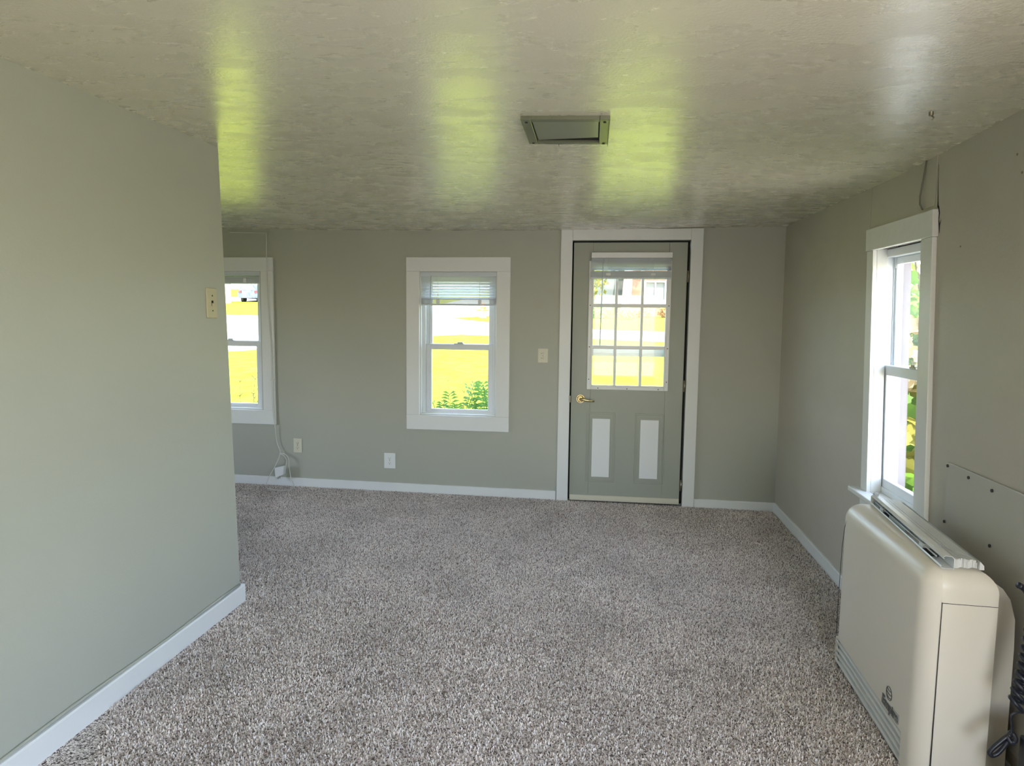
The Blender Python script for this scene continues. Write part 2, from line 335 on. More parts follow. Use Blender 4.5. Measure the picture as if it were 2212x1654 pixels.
# ------------------------------------------------------------------ casings and sash windows in the back wall
def casing(mb, x0, x1, z0, z1, w=.11, top=.12, bot=.12, th=.02, fn=None):
    mb.box(x0, x1, -th, 0, z1 - top, z1, .003, fn=fn); mb.box(x0, x1, -th, 0, z0, z0 + bot, .003, fn=fn)
    mb.box(x0, x0 + w, -th + .001, 0, z0 + bot, z1 - top, .003, fn=fn); mb.box(x1 - w, x1, -th + .001, 0, z0 + bot, z1 - top, .003, fn=fn)
def frame(mb, x0, x1, y0, y1, z0, z1, l, r, b, t, fn=None, bev=.003):
    mb.box(x0, x0 + l, y0, y1, z0, z1, bev, fn=fn); mb.box(x1 - r, x1, y0, y1, z0, z1, bev, fn=fn)
    mb.box(x0 + l, x1 - r, y0, y1, z0, z0 + b, bev, fn=fn); mb.box(x0 + l, x1 - r, y0, y1, z1 - t, z1, bev, fn=fn)
def double_hung(name, X0, X1, cx0, cx1, n_):
    w = struct_empty(name, ((X0 + X1) / 2, 0, .55))
    m = MB(); casing(m, cx0, cx1, .550, 1.968, X0 - cx0, .115, .122); m.build('window_casing', M_trim, w)
    m = MB(); frame(m, X0 - .001, X1 + .001, .004, .05, .672, 1.852, .010, .010, .012, .006); m.build('window_stop', M_trim, w)
    m = MB(); frame(m, X0 + .0, X1 - .0, .05, .125, .672, 1.852, .036, .036, .022, .035)
    m.box(X0 + .036, X0 + .05, .085, .092, .69, 1.82, .001); m.box(X1 - .05, X1 - .036, .085, .092, .69, 1.82, .001); m.build('window_frame', M_vinyl, w)
    m = MB(); frame(m, X0 + .036, X1 - .036, .06, .085, .688, 1.262, .048, .042, .03, .046)
    m.box(X0 + .04, X0 + .062, .057, .062, .70, 1.25, .002); s1 = m.build('lower_sash', M_vinyl, w)
    m = MB(); m.box((X0 + X1) / 2 - .045, (X0 + X1) / 2 + .035, .055, .085, 1.262, 1.270, .002); m.box((X0 + X1) / 2 - .015, (X0 + X1) / 2 + .03, .05, .075, 1.268, 1.281, .003); m.build('sash_lock', M_alu, s1)
    m = MB(); m.box(X0 + .08, X1 - .075, .071, .074, .715, 1.22); m.build('pane', M_glass, s1)
    m = MB(); frame(m, X0 + .036, X1 - .036, .095, .118, 1.235, 1.82, .046, .042, .03, .04); s2 = m.build('upper_sash', M_vinyl, w)
    m = MB(); m.box(X0 + .08, X1 - .075, .105, .108, 1.26, 1.785); m.build('pane', M_glass, s2)
    return w
double_hung('window_1', MWH[0], MWH[1], -1.354, -.492, 1)
double_hung('window_2', LWH[0], LWH[1], -3.38, -2.508, 2)

# mini blinds
def blind(label, x0, x1, slats, z_stack, wand=None, y=.024, ztop=1.850):
    t = thing('window_blind', label, 'blind', ((x0 + x1) / 2, y, ztop), 'mini blinds in the front windows')
    m = MB(); m.box(x0, x1, y - .022, y + .018, ztop - .036, ztop, .002); m.build('headrail', M_blind, t)
    for z, tilt in slats:
        m = MB(); dy = .0125 * math.cos(tilt); dz = .0125 * math.sin(tilt)
        pr = [(y - dy, z + dz), (y, z + .0022), (y + dy, z - dz), (y, z + .0008)]
        m.prism(pr, x0 + .004, x1 - .004, 'x'); m.build('slat', M_slat, t)
    zs, ze = z_stack; m = MB(); z = zs + .014
    while z < ze: m.box(x0 + .003, x1 - .003, y - .013, y + .013, z, z + .0022); z += .0036
    m.build('slat_stack', M_blind, t)
    m = MB(); m.box(x0 + .002, x1 - .002, y - .014, y + .014, zs, zs + .013, .003); m.build('bottom_rail', M_blind, t)
    for fx in (.23, .78):
        xx = x0 + (x1 - x0) * fx; m = MB()
        m.tube([(xx, y - .0155, ztop - .03), (xx, y - .016, zs + .004)], .0016, 5)
        m.box(xx - .014, xx + .014, y - .0165, y - .014, zs + .01, ze - .006, .001); m.build('lift_cord', M_wplas, t)
    if wand:
        m = MB(); m.tube([(wand[0], y - .03, ztop - .03), (wand[0] - .004, y - .034, ztop - .08), (wand[1], y - .04, wand[2])], .004, 6); m.build('tilt_wand', M_slat, t)
    return t
sl = [(1.802 - .0232 * i, math.radians(66 - 2 * i)) for i in range(8)]
blind('half raised white mini blind in the middle window left of the door', -1.240, -.606, sl, (1.580, 1.634), (-1.145, -1.158, 1.26))
blind('white mini blind raised to the top of the leftmost window', -3.265, -2.637, [(1.811, .3)], (1.748, 1.802), None, y=.028, ztop=1.856)

# ------------------------------------------------------------------ door
d = struct_empty('door_1', (.455, 0, 0))
m = MB(); lx0, lx1, lz0, lz1 = .165, .755, .945, 1.90
X0, X1 = .012, .893; Z0, Z1 = .012, 2.083
m.box(X0, lx0, 0.002, .045, Z0, Z1, .002); m.box(lx1, X1, .002, .045, Z0, Z1, .002); m.box(lx0, lx1, .002, .045, lz1, Z1, .002); m.box(lx0, lx1, .002, .045, Z0, lz0, .002)
for (a, b_) in ((.139, .371), (.527, .761)):           # pressed outlines of the two lower panels
    for k, (ins, hh) in enumerate(((0, .0035), (.014, .0022))):
        x0, x1, z0, z1 = a + ins, b_ - ins, .160 + ins, .733 - ins
        for p in ((x0, x1, z1 - .004, z1), (x0, x1, z0, z0 + .004), (x0, x0 + .004, z0, z1), (x1 - .004, x1, z0, z1)): m.box(p[0], p[1], .002 - hh, .003, p[2], p[3], .0012)
    m.box(a + .035, b_ - .035, .0005, .003, .196, .697, .001)
slabo = m.build('door_slab', M_door, d)
m = MB(); frame(m, -.0915, 1.0065, -.02, 0, -.02, 2.186, .0915, .0925, .0, .088, bev=.003); m.build('door_casing', M_trim, d)
m = MB(); m.box(0, .914, .046, .075, 0, .02, .002); m.box(0, .012, .046, .07, .0, 2.09, .001); m.box(.897, .914, .046, .07, .0, 2.09, .001); m.box(0, .914, .046, .07, 2.083, 2.098, .001); m.build('door_stop', M_dark, d)
m = MB(); frame(m, .135, .776, -.012, .003, .918, 1.941, .032, .032, .03, .03, bev=.004); frame(m, .160, .752, -.018, .003, .943, 1.916, .015, .015, .013, .013, bev=.003)
m.build('window_frame', M_wplas, d)
m = MB()
for xx in (.354, .556): m.box(xx - .0105, xx + .0105, -.008, .030, .95, 1.905, .003)
for zz in (1.259, 1.590): m.box(.17, .745, -.009, .031, zz - .0135, zz + .0135, .003)
m.build('muntin_grid', M_wplas, d)
m = MB(); m.box(.165, .755, .018, .024, .945, 1.905); m.build('pane', M_glass, d)
for (xx, zz) in [(.150, 1.82), (.150, 1.59), (.150, 1.26), (.150, 1.0), (.762, 1.59), (.762, 1.255), (.762, .99), (.225, .931), (.455, .930), (.70, .930)]:
    m = MB(); m.disc((xx, -.0135, zz), .0042, .003, 'y', 10); m.build('screw', M_screw, d)
h = MB(); h.disc((.088, -.012, .840), .033, .014, 'y', 28, .034); h.disc((.088, -.018, .840), .022, .008, 'y', 24, .030); h.disc((.088, -.05, .840), .014, .035, 'y', 18)
h.tube([(.086, -.052, .842), (.105, -.056, .840), (.14, -.056, .834), (.175, -.053, .829), (.198, -.046, .826)], [.013, .0125, .0105, .0095, .007], 12)
ho = h.build('lever_handle', M_brass, d); h = MB(); h.disc((.084, -.066, .842), .004, .006, 'y', 10); h.build('keyhole', M_dark, ho)
for zz in (1.82, .96, .16):
    m = MB(); m.tube([(.905, -.008, zz - .045), (.905, -.008, zz + .045)], .007, 10); m.box(.896, .914, -.001, .004, zz - .045, zz + .045, .001); m.build('hinge', M_hinge, d)
m = MB(); m.box(.014, .890, -.010, .002, .016, .052, .003); m.box(.014, .890, -.006, 0, .006, .018, .001); m.build('door_sweep', M_cream, d)
m = MB(); m.box(-.004, .009, -.022, -.015, .81, .865, .002); m.box(-.002, .005, -.026, -.02, .825, .85, .002); m.build('strike_plate', M_hinge, d)
for (a, b_, lab) in ((.188, .329, 'white film rectangle stuck on the door lower left panel'), (.5715, .7135, 'white film rectangle stuck on the door lower right panel')):
    m = MB(); m.box(a, b_, -.0022, -.0002, .2045, .681); tag(m.build('film_panel', M_film), lab, 'panel', 'film rectangles on the door')
# storm door outside
m = MB(); frame(m, .015, .90, .098, .122, -.02, 2.06, .10, .10, .25, .07); m.box(.11, .805, .100, .118, 1.185, 1.243, .003); m.box(.13, .79, .094, .101, 1.205, 1.215, .001)
sdr = struct_empty('door_2', (.455, .11, 0)); m.build('storm_frame', M_alu, sdr)
m = MB(); m.box(.11, .805, .108, .111, .22, 2.0); m.build('pane', M_glass, sdr)
# door blind
t = thing('window_blind', 'white mini blind bunched up over the glass of the door', 'blind', (.46, -.02, 2.0), 'mini blinds in the front windows')
m = MB(); m.box(.151, .772, -.055, -.016, 1.958, 2.000, .002); m.build('headrail', M_wplas, t)
m = MB(); z = 1.812
while z < 1.858: m.box(.148, .768, -.046, -.018, z, z + .0022); z += .0036
m.build('slat_stack', M_blind, t)
m = MB(); m.box(.147, .768, -.047, -.018, 1.797, 1.811, .003); m.build('bottom_rail', M_blind, t)
for z, tl in ((1.945, 1.2), (1.924, 1.15), (1.903, 1.1), (1.884, .9), (1.870, .5)):
    m = MB(); dy = .0125 * math.cos(tl); dz = .0125 * math.sin(tl); y = -.032
    m.prism([(y - dy, z + dz), (y, z + .002), (y + dy, z - dz), (y, z + .0008)], .150, .768, 'x'); m.build('slat', M_slat, t)
for xx in (.285, .63):
    m = MB(); m.tube([(xx, -.0485, 1.96), (xx, -.0485, 1.80)], .0016, 5)
    m.box(xx - .018, xx + .018, -.050, -.047, 1.822, 1.842, .001); m.build('lift_cord', M_wplas, t)
m = MB(); m.tube([(.245, -.055, 1.955), (.243, -.06, 1.90), (.232, -.06, 1.275)], .0042, 6); m.build('tilt_wand', M_slat, t)

# ------------------------------------------------------------------ window in the right wall
def rfn(u, d, z):      # u 0..1 between the outer casing edges (far..near), d into the room negative, out positive
    z = z - .018 * u * max(0, min(1, (z - 1.2) / .6)); y = RU(u, z); return (RW(y, z) + d, y, z)
w = struct_empty('window_3', (1.6, -2.06, .6))
UA, UB = .112, .855; UH = .030
m = MB(rfn); m.box(-.012, 1.012, -.024, 0, 1.826, 1.936, .003, seg=(4, 1, 1)); m.box(0, UA, -.02, 0, .61, 1.826, .003, seg=(1, 1, 6)); m.box(UB, 1, -.02, 0, .61, 1.826, .003, seg=(1, 1, 6)); m.build('window_casing', M_trim_old, w)
m = MB(rfn); m.box(-.06, 1.10, -.068, .0, .590, .613, .004); m.box(UA, UB, .0, .06, .590, .613, .002); m.build('window_sill', M_trim_old, w)
m = MB(rfn); m.box(-.02, 1.03, -.018, 0, .50, .59, .003); m.build('window_apron', M_trim_old, w)
m = MB(rfn)
m.box(UH, UA, .0, .05, .612, 1.862, .002); m.box(UB, .915, .0, .05, .612, 1.862, .002); m.box(UA, UB, .0, .045, 1.838, 1.862, .002); m.build('window_jamb', M_trim_old, w)
m = MB(rfn)
frame(m, UH, .905, .05, .120, .613, 1.83, .064, .064, .03, .04); m.box(.094, .104, .085, .092, .64, 1.80, .001)
m.box(.094, .118, .088, .112, 1.735, 1.79, .002); m.build('window_frame', M_vinyl, w)
m = MB(rfn); frame(m, .088, .845, .055, .083, .640, 1.252, .042, .042, .045, .05); s1 = m.build('lower_sash', M_vinyl, w)
m = MB(rfn); m.box(.50, .59, .052, .08, 1.252, 1.261, .002); m.box(.52, .57, .052, .07, 1.26, 1.272, .003); m.build('sash_lock', M_hinge, s1)
m = MB(rfn); m.box(.126, .81, .068, .071, .68, 1.21); m.build('pane', M_glass, s1)
m = MB(rfn); frame(m, .088, .845, .092, .116, 1.21, 1.79, .036, .036, .035, .035); s2 = m.build('upper_sash', M_vinyl, w)
m = MB(rfn); m.box(.12, .812, .103, .106, 1.24, 1.765); m.build('pane', M_glass, s2)
m = MB(rfn); m.box(.028, .050, .122, .145, .60, 1.86, .002); m.box(.88, .91, .122, .145, .60, 1.86, .002); m.box(UH, .91, .122, .145, 1.80, 1.862, .002); m.build('storm_track', M_extw, w)
m = MB(rfn); m.box(.024, .038, .145, .185, .58, 1.88, .002); m.box(.90, .92, .145, .185, .58, 1.88, .002); m.box(.038, .90, .145, .185, 1.82, 1.88, .002); m.box(-.02, .96, .13, .22, .575, .612, .002); m.build('outer_board', M_ext, w)
# crumbled plaster line above the frame
m = MB(rfn); random.seed(3)
for k in range(16):
    u = UA + .06 + k * .036; m.box(u, u + .03, .012, .03, 1.826 + random.uniform(0, .004), 1.834 + random.uniform(0, .006), .001)
m.build('plaster_debris', M_ext, w)

# battens, cracks and patch on the right wall
m = MB(lambda y, d, z: (RW(y, z) + d, y, z)); m.box(-2.335, -2.250, -.003, 0, 1.938, 2.15, .001, seg=(1, 1, 2)); m.build('trim_batten', M_wall_worn, kind='structure')
m = MB(lambda y, d, z: (RW(y, z) + d, y, z))
for (y0, y1) in ((-1.642, -1.634),): m.box(y0, y1, -.002, 0, 1.937, 2.16, .001)
m.build('trim_seam', M_wall_worn, kind='structure')
def RP(y, z, o=.003): return (RW(y, z) - o, y, z)
m = MB(); m.tube([RP(-2.345, 2.10, .001), RP(-2.350, 2.02, .001), RP(-2.358, 1.95, .001), RP(-2.362, 1.925, .001)], [.0005, .0008, .0014, .0024], 5)
m.tube([RP(-2.366, 1.93, .001), RP(-2.378, 1.90, .001), RP(-2.374, 1.875, .001), RP(-2.385, 1.85, .001), RP(-2.388, 1.82, .001)], [.0024, .0016, .0010, .0020, .0006], 5)
m.tube([RP(-2.385, 1.850, .001), RP(-2.390, 1.862, .001), RP(-2.396, 1.872, .001)], [.0016, .0010, .0004], 5)
tag(m.build('wall_crack', M_dark), 'jagged dark crack beside the top corner of the right wall window', 'crack')
m = MB(); m.tube([RP(-2.247, 2.143, .006), RP(-2.245, 2.12, .008), RP(-2.228, 2.06, .008), RP(-2.212, 2.0, .01), RP(-2.216, 1.965, .01), RP(-2.238, 1.938, .008)], .0035, 6)
tag(m.build('wire', M_wire), 'thin loose grey wire hanging from ceiling to right wall window casing', 'wire')
p = thing('wall_patch_board', 'pale painted patch board screwed on the right wall behind the heater', 'board', (1.53, -3.2, .5))
m = MB(lambda y, d, z: (RW(y, z) + d, y, z)); m.box(-4.3, -2.588, -.010, 0, .10, .925, .003, seg=(4, 1, 1)); M_board = mat('pale_board_paint', (.50, .48, .43), .5, bump=(120, .15, .004)); m.build('board', M_board, p)
for (y, z) in ((-2.598, .912), (-2.752, .902), (-2.905, .893), (-2.60, .694), (-2.915, .705)):
    m = MB(); m.disc((RW(y, z) - .014, y, z), .006, .006, 'x', 10); m.build('screw', M_screw, p)
m = MB(); m.disc((1.259, -2.887, CE(1.259, -2.887) - .012), .007, .014, 'z', 12); m.tube([(1.259, -2.887, CE(1.259, -2.887) - .010), (1.268, -2.887, CE(1.26, -2.887) - .018), (1.262, -2.89, CE(1.26, -2.887) - .026)], .0025, 6)
tag(m.build('ceiling_hook', M_hinge), 'small grey hook screwed into the ceiling near the right wall', 'hook')

for (y, z, r_, lab_) in ((-2.889, 2.002, .0045, 'small brown nail mark on the right wall, nearest the ceiling'), (-2.923, 1.937, .0045, 'small brown nail mark on the right wall below the topmost mark'), (-2.561, 1.746, .004, 'small faint nail mark on the right wall just right of the window')):
    m = MB(); m.disc((RW(y, z) - .0012, y, z), r_, .0012, 'x', 9); tag(m.build('wall_mark', M_hinge), lab_, 'mark', 'nail marks on the right wall')

# ------------------------------------------------------------------ ceiling vent
v = thing('ceiling_vent', 'olive rectangular metal ceiling vent with one tilted damper plate', 'vent', (.06, -2.71, 2.16))
zc = 2.166
def vfn(x, y, z): return (x, y, CE(x, y) + z)
m = MB(vfn); vx0, vx1, vy0, vy1 = -.098, .217, -2.880, -2.548
m.box(vx0, vx0 + .036, vy0, vy1, -.014, .002, .002); m.box(vx1 - .036, vx1, vy0, vy1, -.014, .002, .002)
m.box(vx0 + .036, vx1 - .036, vy0, vy0 + .03, -.014, .002, .002); m.box(vx0 + .036, vx1 - .036, vy1 - .028, vy1, -.014, .002, .002)
m.box(vx0, vx0 + .003, vy0, vy1, -.016, -.010, .001); m.box(vx1 - .003, vx1, vy0, vy1, -.020, -.010, .001)
m.build('frame', M_reg, v)
m = MB(vfn); m.box(vx0 + .03, vx1 - .03, vy0 + .025, vy1 - .02, -.0045, -.001); m.build('opening', M_dark, v)
m = MB(vfn); a0 = vy0 + .03; a1 = vy1 - .062
m.add([(vx0 + .04, a0, -.012), (vx1 - .04, a0, -.012), (vx1 - .04, a1 - .022, -.008), (vx0 + .04, a1 + .020, -.008), (vx0 + .04, a0, -.009), (vx1 - .04, a0, -.009), (vx1 - .04, a1 - .022, -.005), (vx0 + .04, a1 + .020, -.005)],
      [(0, 1, 2, 3), (7, 6, 5, 4), (0, 4, 5, 1), (1, 5, 6, 2), (2, 6, 7, 3), (3, 7, 4, 0)]); M_plate = mat('olive_damper', (.27, .285, .22), .28, .3); m.build('damper_plate', M_plate, v)
for (x, y) in ((vx0 + .018, vy0 + .03), (vx0 + .018, vy1 - .018), (vx1 - .018, vy0 + .03), (vx1 - .018, vy1 - .018)):
    m = MB(); m.disc((x, y, CE(x, y) - .017), .005, .004, 'z', 10); m.build('screw', M_screw, v)
m = MB(); m.tube([(.02, vy1 + .002, CE(.02, vy1) - .008), (.02, vy1 + .03, CE(.02, vy1) - .012)], .0018, 5); m.build('damper_lever', M_screw, v)

# ------------------------------------------------------------------ outlets and switch
def outlet(x0, x1, z0, z1, m_, label, rot=False):
    cx, cz = (x0 + x1) / 2, (z0 + z1) / 2
    t = thing('wall_outlet', label, 'outlet', (cx, 0, cz), 'duplex outlets on the far wall')
    m = MB(); m.box(x0, x1, -.007, 0, z0, z1, .003); pl = m.build('cover_plate', m_, t)
    for s in (1, -1):
        zz = cz + s * .0195
        prof = [(cx + .0165 * max(-.86, min(.86, math.cos(a) * 1.0)) , zz + .0145 * math.sin(a)) for a in [2 * PI * k / 24 for k in range(24)]]
        m = MB(); m.prism([(p, q) for p, q in prof], -.0095, -.006, 'y'); 
        rc = m.build('receptacle', m_, t); m = MB()
        if rot:
            m.disc((cx - .011, -.0102, zz), .0028, .001, 'y', 10); m.box(cx - .002, cx + .006, -.0102, -.0092, zz + .0045, zz + .006); m.box(cx - .002, cx + .006, -.0102, -.0092, zz - .006, zz - .0045)
        else:
            m.disc((cx, -.0102, zz - .008), .0028, .001, 'y', 10); m.box(cx - .0075, cx - .0055, -.0102, -.0092, zz - .001, zz + .007); m.box(cx + .0055, cx + .0075, -.0102, -.0092, zz - .001, zz + .007)
        m.build('slots', M_dark, rc)
    m = MB(); m.disc((cx, -.009, cz), .0026, .003, 'y', 10); m.build('screw', M_screw, t)
outlet(-2.358, -2.283, .312, .434, M_cream, 'cream duplex outlet beside the hanging white cable')
outlet(-1.553, -1.455, .206, .337, M_wplas, 'bright white duplex outlet below and left of the middle window')
outlet(-.262, -.180, 1.125, 1.240, M_cream, 'cream outlet at chest height between middle window and door', True)
t = thing('light_switch', 'yellowed ivory switch plate on the left partition near its end', 'switch', (-1.55, -2.455, 1.51))
lf = lambda y, d, z: (LWX(y, z) + d, y, z)
m = MB(lf); m.box(-2.497, -2.416, 0, .007, 1.444, 1.580, .003); m.build('cover_plate', M_ivory, t)
m = MB(lf); m.box(-2.461, -2.450, .006, .018, 1.497, 1.513, .002); m.build('toggle', M_ivory, t)
m = MB(lf); m.box(-2.463, -2.448, .0065, .0078, 1.500, 1.524, .0005); m.build('toggle_slot', M_dark, t)
for z in (1.546, 1.478): m = MB(); m.disc((LWX(-2.455, z) + .0065, -2.455, z), .0035, .002, 'x', 10); m.build('screw', M_screw, t)

# ------------------------------------------------------------------ cable with wall adapter by window_2
def smooth(pts, n=6):
    P = [Vector(p) for p in pts]; out = []
    for i in range(len(P) - 1):
        p0 = P[max(i - 1, 0)]; p1 = P[i]; p2 = P[i + 1]; p3 = P[min(i + 2, len(P) - 1)]
        for k in range(n):
            f = k / n; out.append(p1 + .5 * f * (p2 - p0 + f * (2 * p0 - 5 * p1 + 4 * p2 - p3 + f * (3 * (p1 - p2) + p3 - p0))))
    out.append(P[-1]); return [tuple(q) for q in out]
cb = thing('power_cable', 'thin white cable running down the leftmost window casing to the floor', 'cable', (-2.5, -.03, 0))
pts = [(-2.90, -.004, 2.178), (-2.68, -.005, 2.172), (-2.575, -.008, 2.168), (-2.560, -.012, 2.15), (-2.556, -.024, 1.948), (-2.549, -.025, 1.563), (-2.530, -.025, 1.174), (-2.531, -.026, .937), (-2.527, -.026, .699), (-2.512, -.026, .545), (-2.500, -.022, .40), (-2.468, -.03, .309),
       (-2.505, -.045, .20), (-2.560, -.055, .10), (-2.588, -.06, .025), (-2.565, -.11, .026), (-2.510, -.158, .027), (-2.45, -.185, .027), (-2.387, -.195, .027), (-2.33, -.18, .027), (-2.305, -.145, .03), (-2.325, -.08, .04), (-2.362, -.055, .10), (-2.378, -.05, .19), (-2.384, -.045, .262), (-2.415, -.04, .298), (-2.462, -.034, .306)]
m = MB(); m.tube(smooth(pts), .0034, 7); m.build('cord', M_cable, cb)
m = MB(); m.tube(smooth([(-2.462, -.04, .300), (-2.425, -.05, .290), (-2.397, -.055, .25), (-2.405, -.06, .205)]), .0032, 7); m.build('cord', M_cable, cb)
m = MB(); pr = [(-2.492, .188), (-2.408, .208), (-2.416, .135), (-2.432, .126), (-2.476, .108), (-2.486, .115)]; m.prism(pr, -.088, -.042, 'y'); ad = m.build('wall_adapter', M_wplas, cb)
m = MB(); m.box(-2.473, -2.469, -.07, -.064, .090, .113); m.box(-2.458, -2.454, -.07, -.064, .096, .117); m.build('plug_prong', M_hinge, ad)
m = MB(); m.box(-2.545, -2.508, -.032, -.019, .933, .943, .002); m.build('cable_clip', M_cable, cb)

# ------------------------------------------------------------------ wall heater (local frame: t along the wall towards the camera, u towards the wall)
HA = Vector((1.254, -2.362, 0)); HD = Vector((-.0498, -.9988, 0)).normalized(); HN = Vector((.9988, -.0498, 0)).normalized()
def hl(t, u, z): q_ = HA + HD * t + HN * u; return (q_.x, q_.y, z)
HC = hl(.4, .1, 0)
H = thing('wall_heater', 'cream gas wall heater with rounded top and louvred base on carpet', 'heater', (HC[0], HC[1], -.05))
T0, T1, U1, Z0h, Z1h, RR = -.012, .80, .20, -.040, .700, .066
G = (.012, .690, -.034, .101)            # louvre opening
bm = bmesh.new(); bmesh.ops.create_cube(bm, size=1)
for v_ in bm.verts: v_.co = ((T0 + T1) / 2 + v_.co.x * (T1 - T0), U1 / 2 + v_.co.y * U1, (Z0h + Z1h) / 2 + v_.co.z * (Z1h - Z0h))
be = []
for e_ in bm.edges:
    c_ = (e_.verts[0].co + e_.verts[1].co) / 2
    if c_.z > Z1h - 1e-4 or (c_.y < 1e-4 and Z0h + .01 < c_.z < Z1h - .01): be.append(e_)
bmesh.ops.bevel(bm, geom=be, offset=RR, segments=10, affect='EDGES', profile=.5)
for co, no in (((0, .046, 0), (0, 1, 0)), ((T1 - RR, 0, 0), (1, 0, 0)), ((0, 0, .595), (0, 0, 1)), ((G[0], 0, 0), (1, 0, 0)), ((G[1], 0, 0), (1, 0, 0)), ((0, 0, G[2]), (0, 0, 1)), ((0, 0, G[3]), (0, 0, 1))):
    bmesh.ops.bisect_plane(bm, geom=list(bm.verts) + list(bm.edges) + list(bm.faces), plane_co=co, plane_no=no)
bm.verts.index_update(); P_ = {'front_cover': MB(hl), 'side_panel': MB(hl), 'side_cap': MB(hl)}
for f in bm.faces:
    c_ = f.calc_center_median()
    if c_.z < Z0h + 1e-4: continue
    if c_.y < .002 and G[0] < c_.x < G[1] and G[2] < c_.z < G[3]: continue
    k_ = 'front_cover'
    if c_.x > T1 - RR and c_.y > .046: k_ = 'side_panel' if c_.z < .595 else 'side_cap'
    P_[k_].add([v_.co[:] for v_ in f.verts], [tuple(range(len(f.verts)))], True)
bm.free()
m = P_['front_cover']
for (a_, b_, z0, z1) in ((G[0], G[0], G[2], G[3]), (G[1], G[1], G[2], G[3])): m.add([(a_, 0, z0), (a_, .03, z0), (a_, .03, z1), (a_, 0, z1)], [(0, 1, 2, 3)])
for z in G[2:]: m.add([(G[0], 0, z), (G[0], .03, z), (G[1], .03, z), (G[1], 0, z)], [(0, 1, 2, 3)])
for k_ in P_:
    ob = P_[k_].build(k_, M_heat, H); bm = bmesh.new(); bm.from_mesh(ob.data); bmesh.ops.remove_doubles(bm, verts=bm.verts, dist=.0003); bmesh.ops.recalc_face_normals(bm, faces=bm.faces)
    for e_ in bm.edges:
        if len(e_.link_faces) == 2 and e_.calc_face_angle(0) > .6: e_.smooth = False
    bm.to_mesh(ob.data); bm.free()
m = MB(hl); m.tube([(T1 - .0004, .0455, Z0h), (T1 - .0004, .0455, .20), (T1 - .0004, .0455, .597)], [.0024, .0016, .0010], 6); m.tube([(T1, .046, .595), (T1, .20, .595)], .0010, 5); m.build('panel_seam', M_heat_dark, H)
m = MB(hl); m.box(G[0], G[1], .028, .034, G[2], G[3]); m.build('louvre_backing', M_heat_dark, H)
for k in range(5):
    z = G[2] + .016 + k * .027; m = MB(hl)
    m.prism([(.0005, z - .006), (.0005, z - .013), (.0025, z - .0145), (.021, z + .000), (.021, z + .005), (.003, z - .004)], G[0] + .001, G[1] - .001, 'x'); m.build('louvre', M_heat_grille, H)
m = MB(hl); m.tube([(.014, -.0002, .115), (.016, -.0002, .30), (.024, -.0002, .50), (.040, -.0002, .59), (.056, .0008, .625)], .0011, 5); m.build('panel_shadow_line', M_heat_dark, H)  # dark tube paints the shadow line of the groove in the cover
M_heat2 = mat('dull_beige_housing', (.50, .46, .39), .5)
m = MB(hl); m.prism([(.19, Z0h), (.268, Z0h), (.266, .45), (.262, .55), (.245, .612), (.222, .645), (.19, .668)], .16, T1 - .025, 'x'); m.build('rear_housing', M_heat2, H)
m = MB(hl); m.box(T0 + .03, T1 - .03, .04, .19, -.075, Z0h + .004); m.build('base', M_heat_dark, H)
# badge: round globe emblem over a lettered bar
bd = MB(hl); bd.prism([(.520, .106), (.520, .122), (.560, .132), (.672, .146), (.672, .116), (.664, .108), (.560, .106)], -.0012, .002, 'y'); bd.build('badge', M_badge, H)
cu = bpy.data.curves.new('badge_text', 'FONT'); cu.body = 'Empire'; cu.size = .047; cu.extrude = .0006; cu.offset = .0016; cu.align_x = 'CENTER'; cu.align_y = 'CENTER'
to = bpy.data.objects.new('tmp', cu); C.objects.link(to); bpy.context.view_layer.update()
dg = bpy.context.evaluated_depsgraph_get(); me = bpy.data.meshes.new_from_object(to.evaluated_get(dg)); C.objects.unlink(to); bpy.data.objects.remove(to)
me.materials.clear(); me.materials.append(M_logo)
for vv in me.vertices: a_, b_, c_ = vv.co; vv.co = hl(.598 + a_, -.002 - c_, .127 + b_)
lo = bpy.data.objects.new('badge_lettering', me); C.objects.link(lo); lo.parent = H; lo.matrix_parent_inverse = Matrix.Translation(-H.location)
g = MB(hl); gt, gz, gr = .583, .172, .023
g.tube([(gt + gr * math.cos(a_), -.001, gz + gr * math.sin(a_)) for a_ in [2 * PI * k / 28 for k in range(28)]], .0014, 5, closed=True)
for q_ in (-.55, 0, .55):
    hw = gr * math.sqrt(1 - q_ * q_); g.tube([(gt + hw * t_, -.001, gz + gr * q_ - .006 * (1 - t_ * t_) + .003) for t_ in (-1, -.6, -.2, .2, .6, 1)], .0017, 5)
g.build('globe_emblem', M_logo, H)

# the blind that lies on the heater
B = thing('mini_blind', 'folded white mini blind lying on top of the heater', 'blind', (HC[0], HC[1], .701))
a = Vector(hl(.035, .095, 0)); b_ = Vector(hl(.785, .040, 0)); dv = (b_ - a).normalized(); pv = Vector((-dv.y, dv.x, 0))
if pv.x < 0: pv = -pv
L = (b_ - a).length
def bf(s, w_, z): p_ = a + dv * s + pv * w_; return (p_.x, p_.y, .7012 + z)
m = MB(bf); th = .0016; ch = .038; cw = .036
pts = [(.003, .007), (.0, .004), (.004, .0), (cw, .0), (cw, ch * .8), (cw - .006, ch), (.012, ch + .001), (.006, ch - .003), (.005, ch - .007), (.009, ch - .009)]
outl = [(p, q, i_) for i_, (p, q) in enumerate(pts)]; lef = []; rig = []
for i_ in range(len(pts)):
    p0 = Vector(pts[max(i_ - 1, 0)]); p1 = Vector(pts[min(i_ + 1, len(pts) - 1)]); d_ = (p1 - p0).normalized(); nr = Vector((-d_.y, d_.x)) * th / 2; lef.append((pts[i_][0] + nr.x, pts[i_][1] + nr.y)); rig.append((pts[i_][0] - nr.x, pts[i_][1] - nr.y))
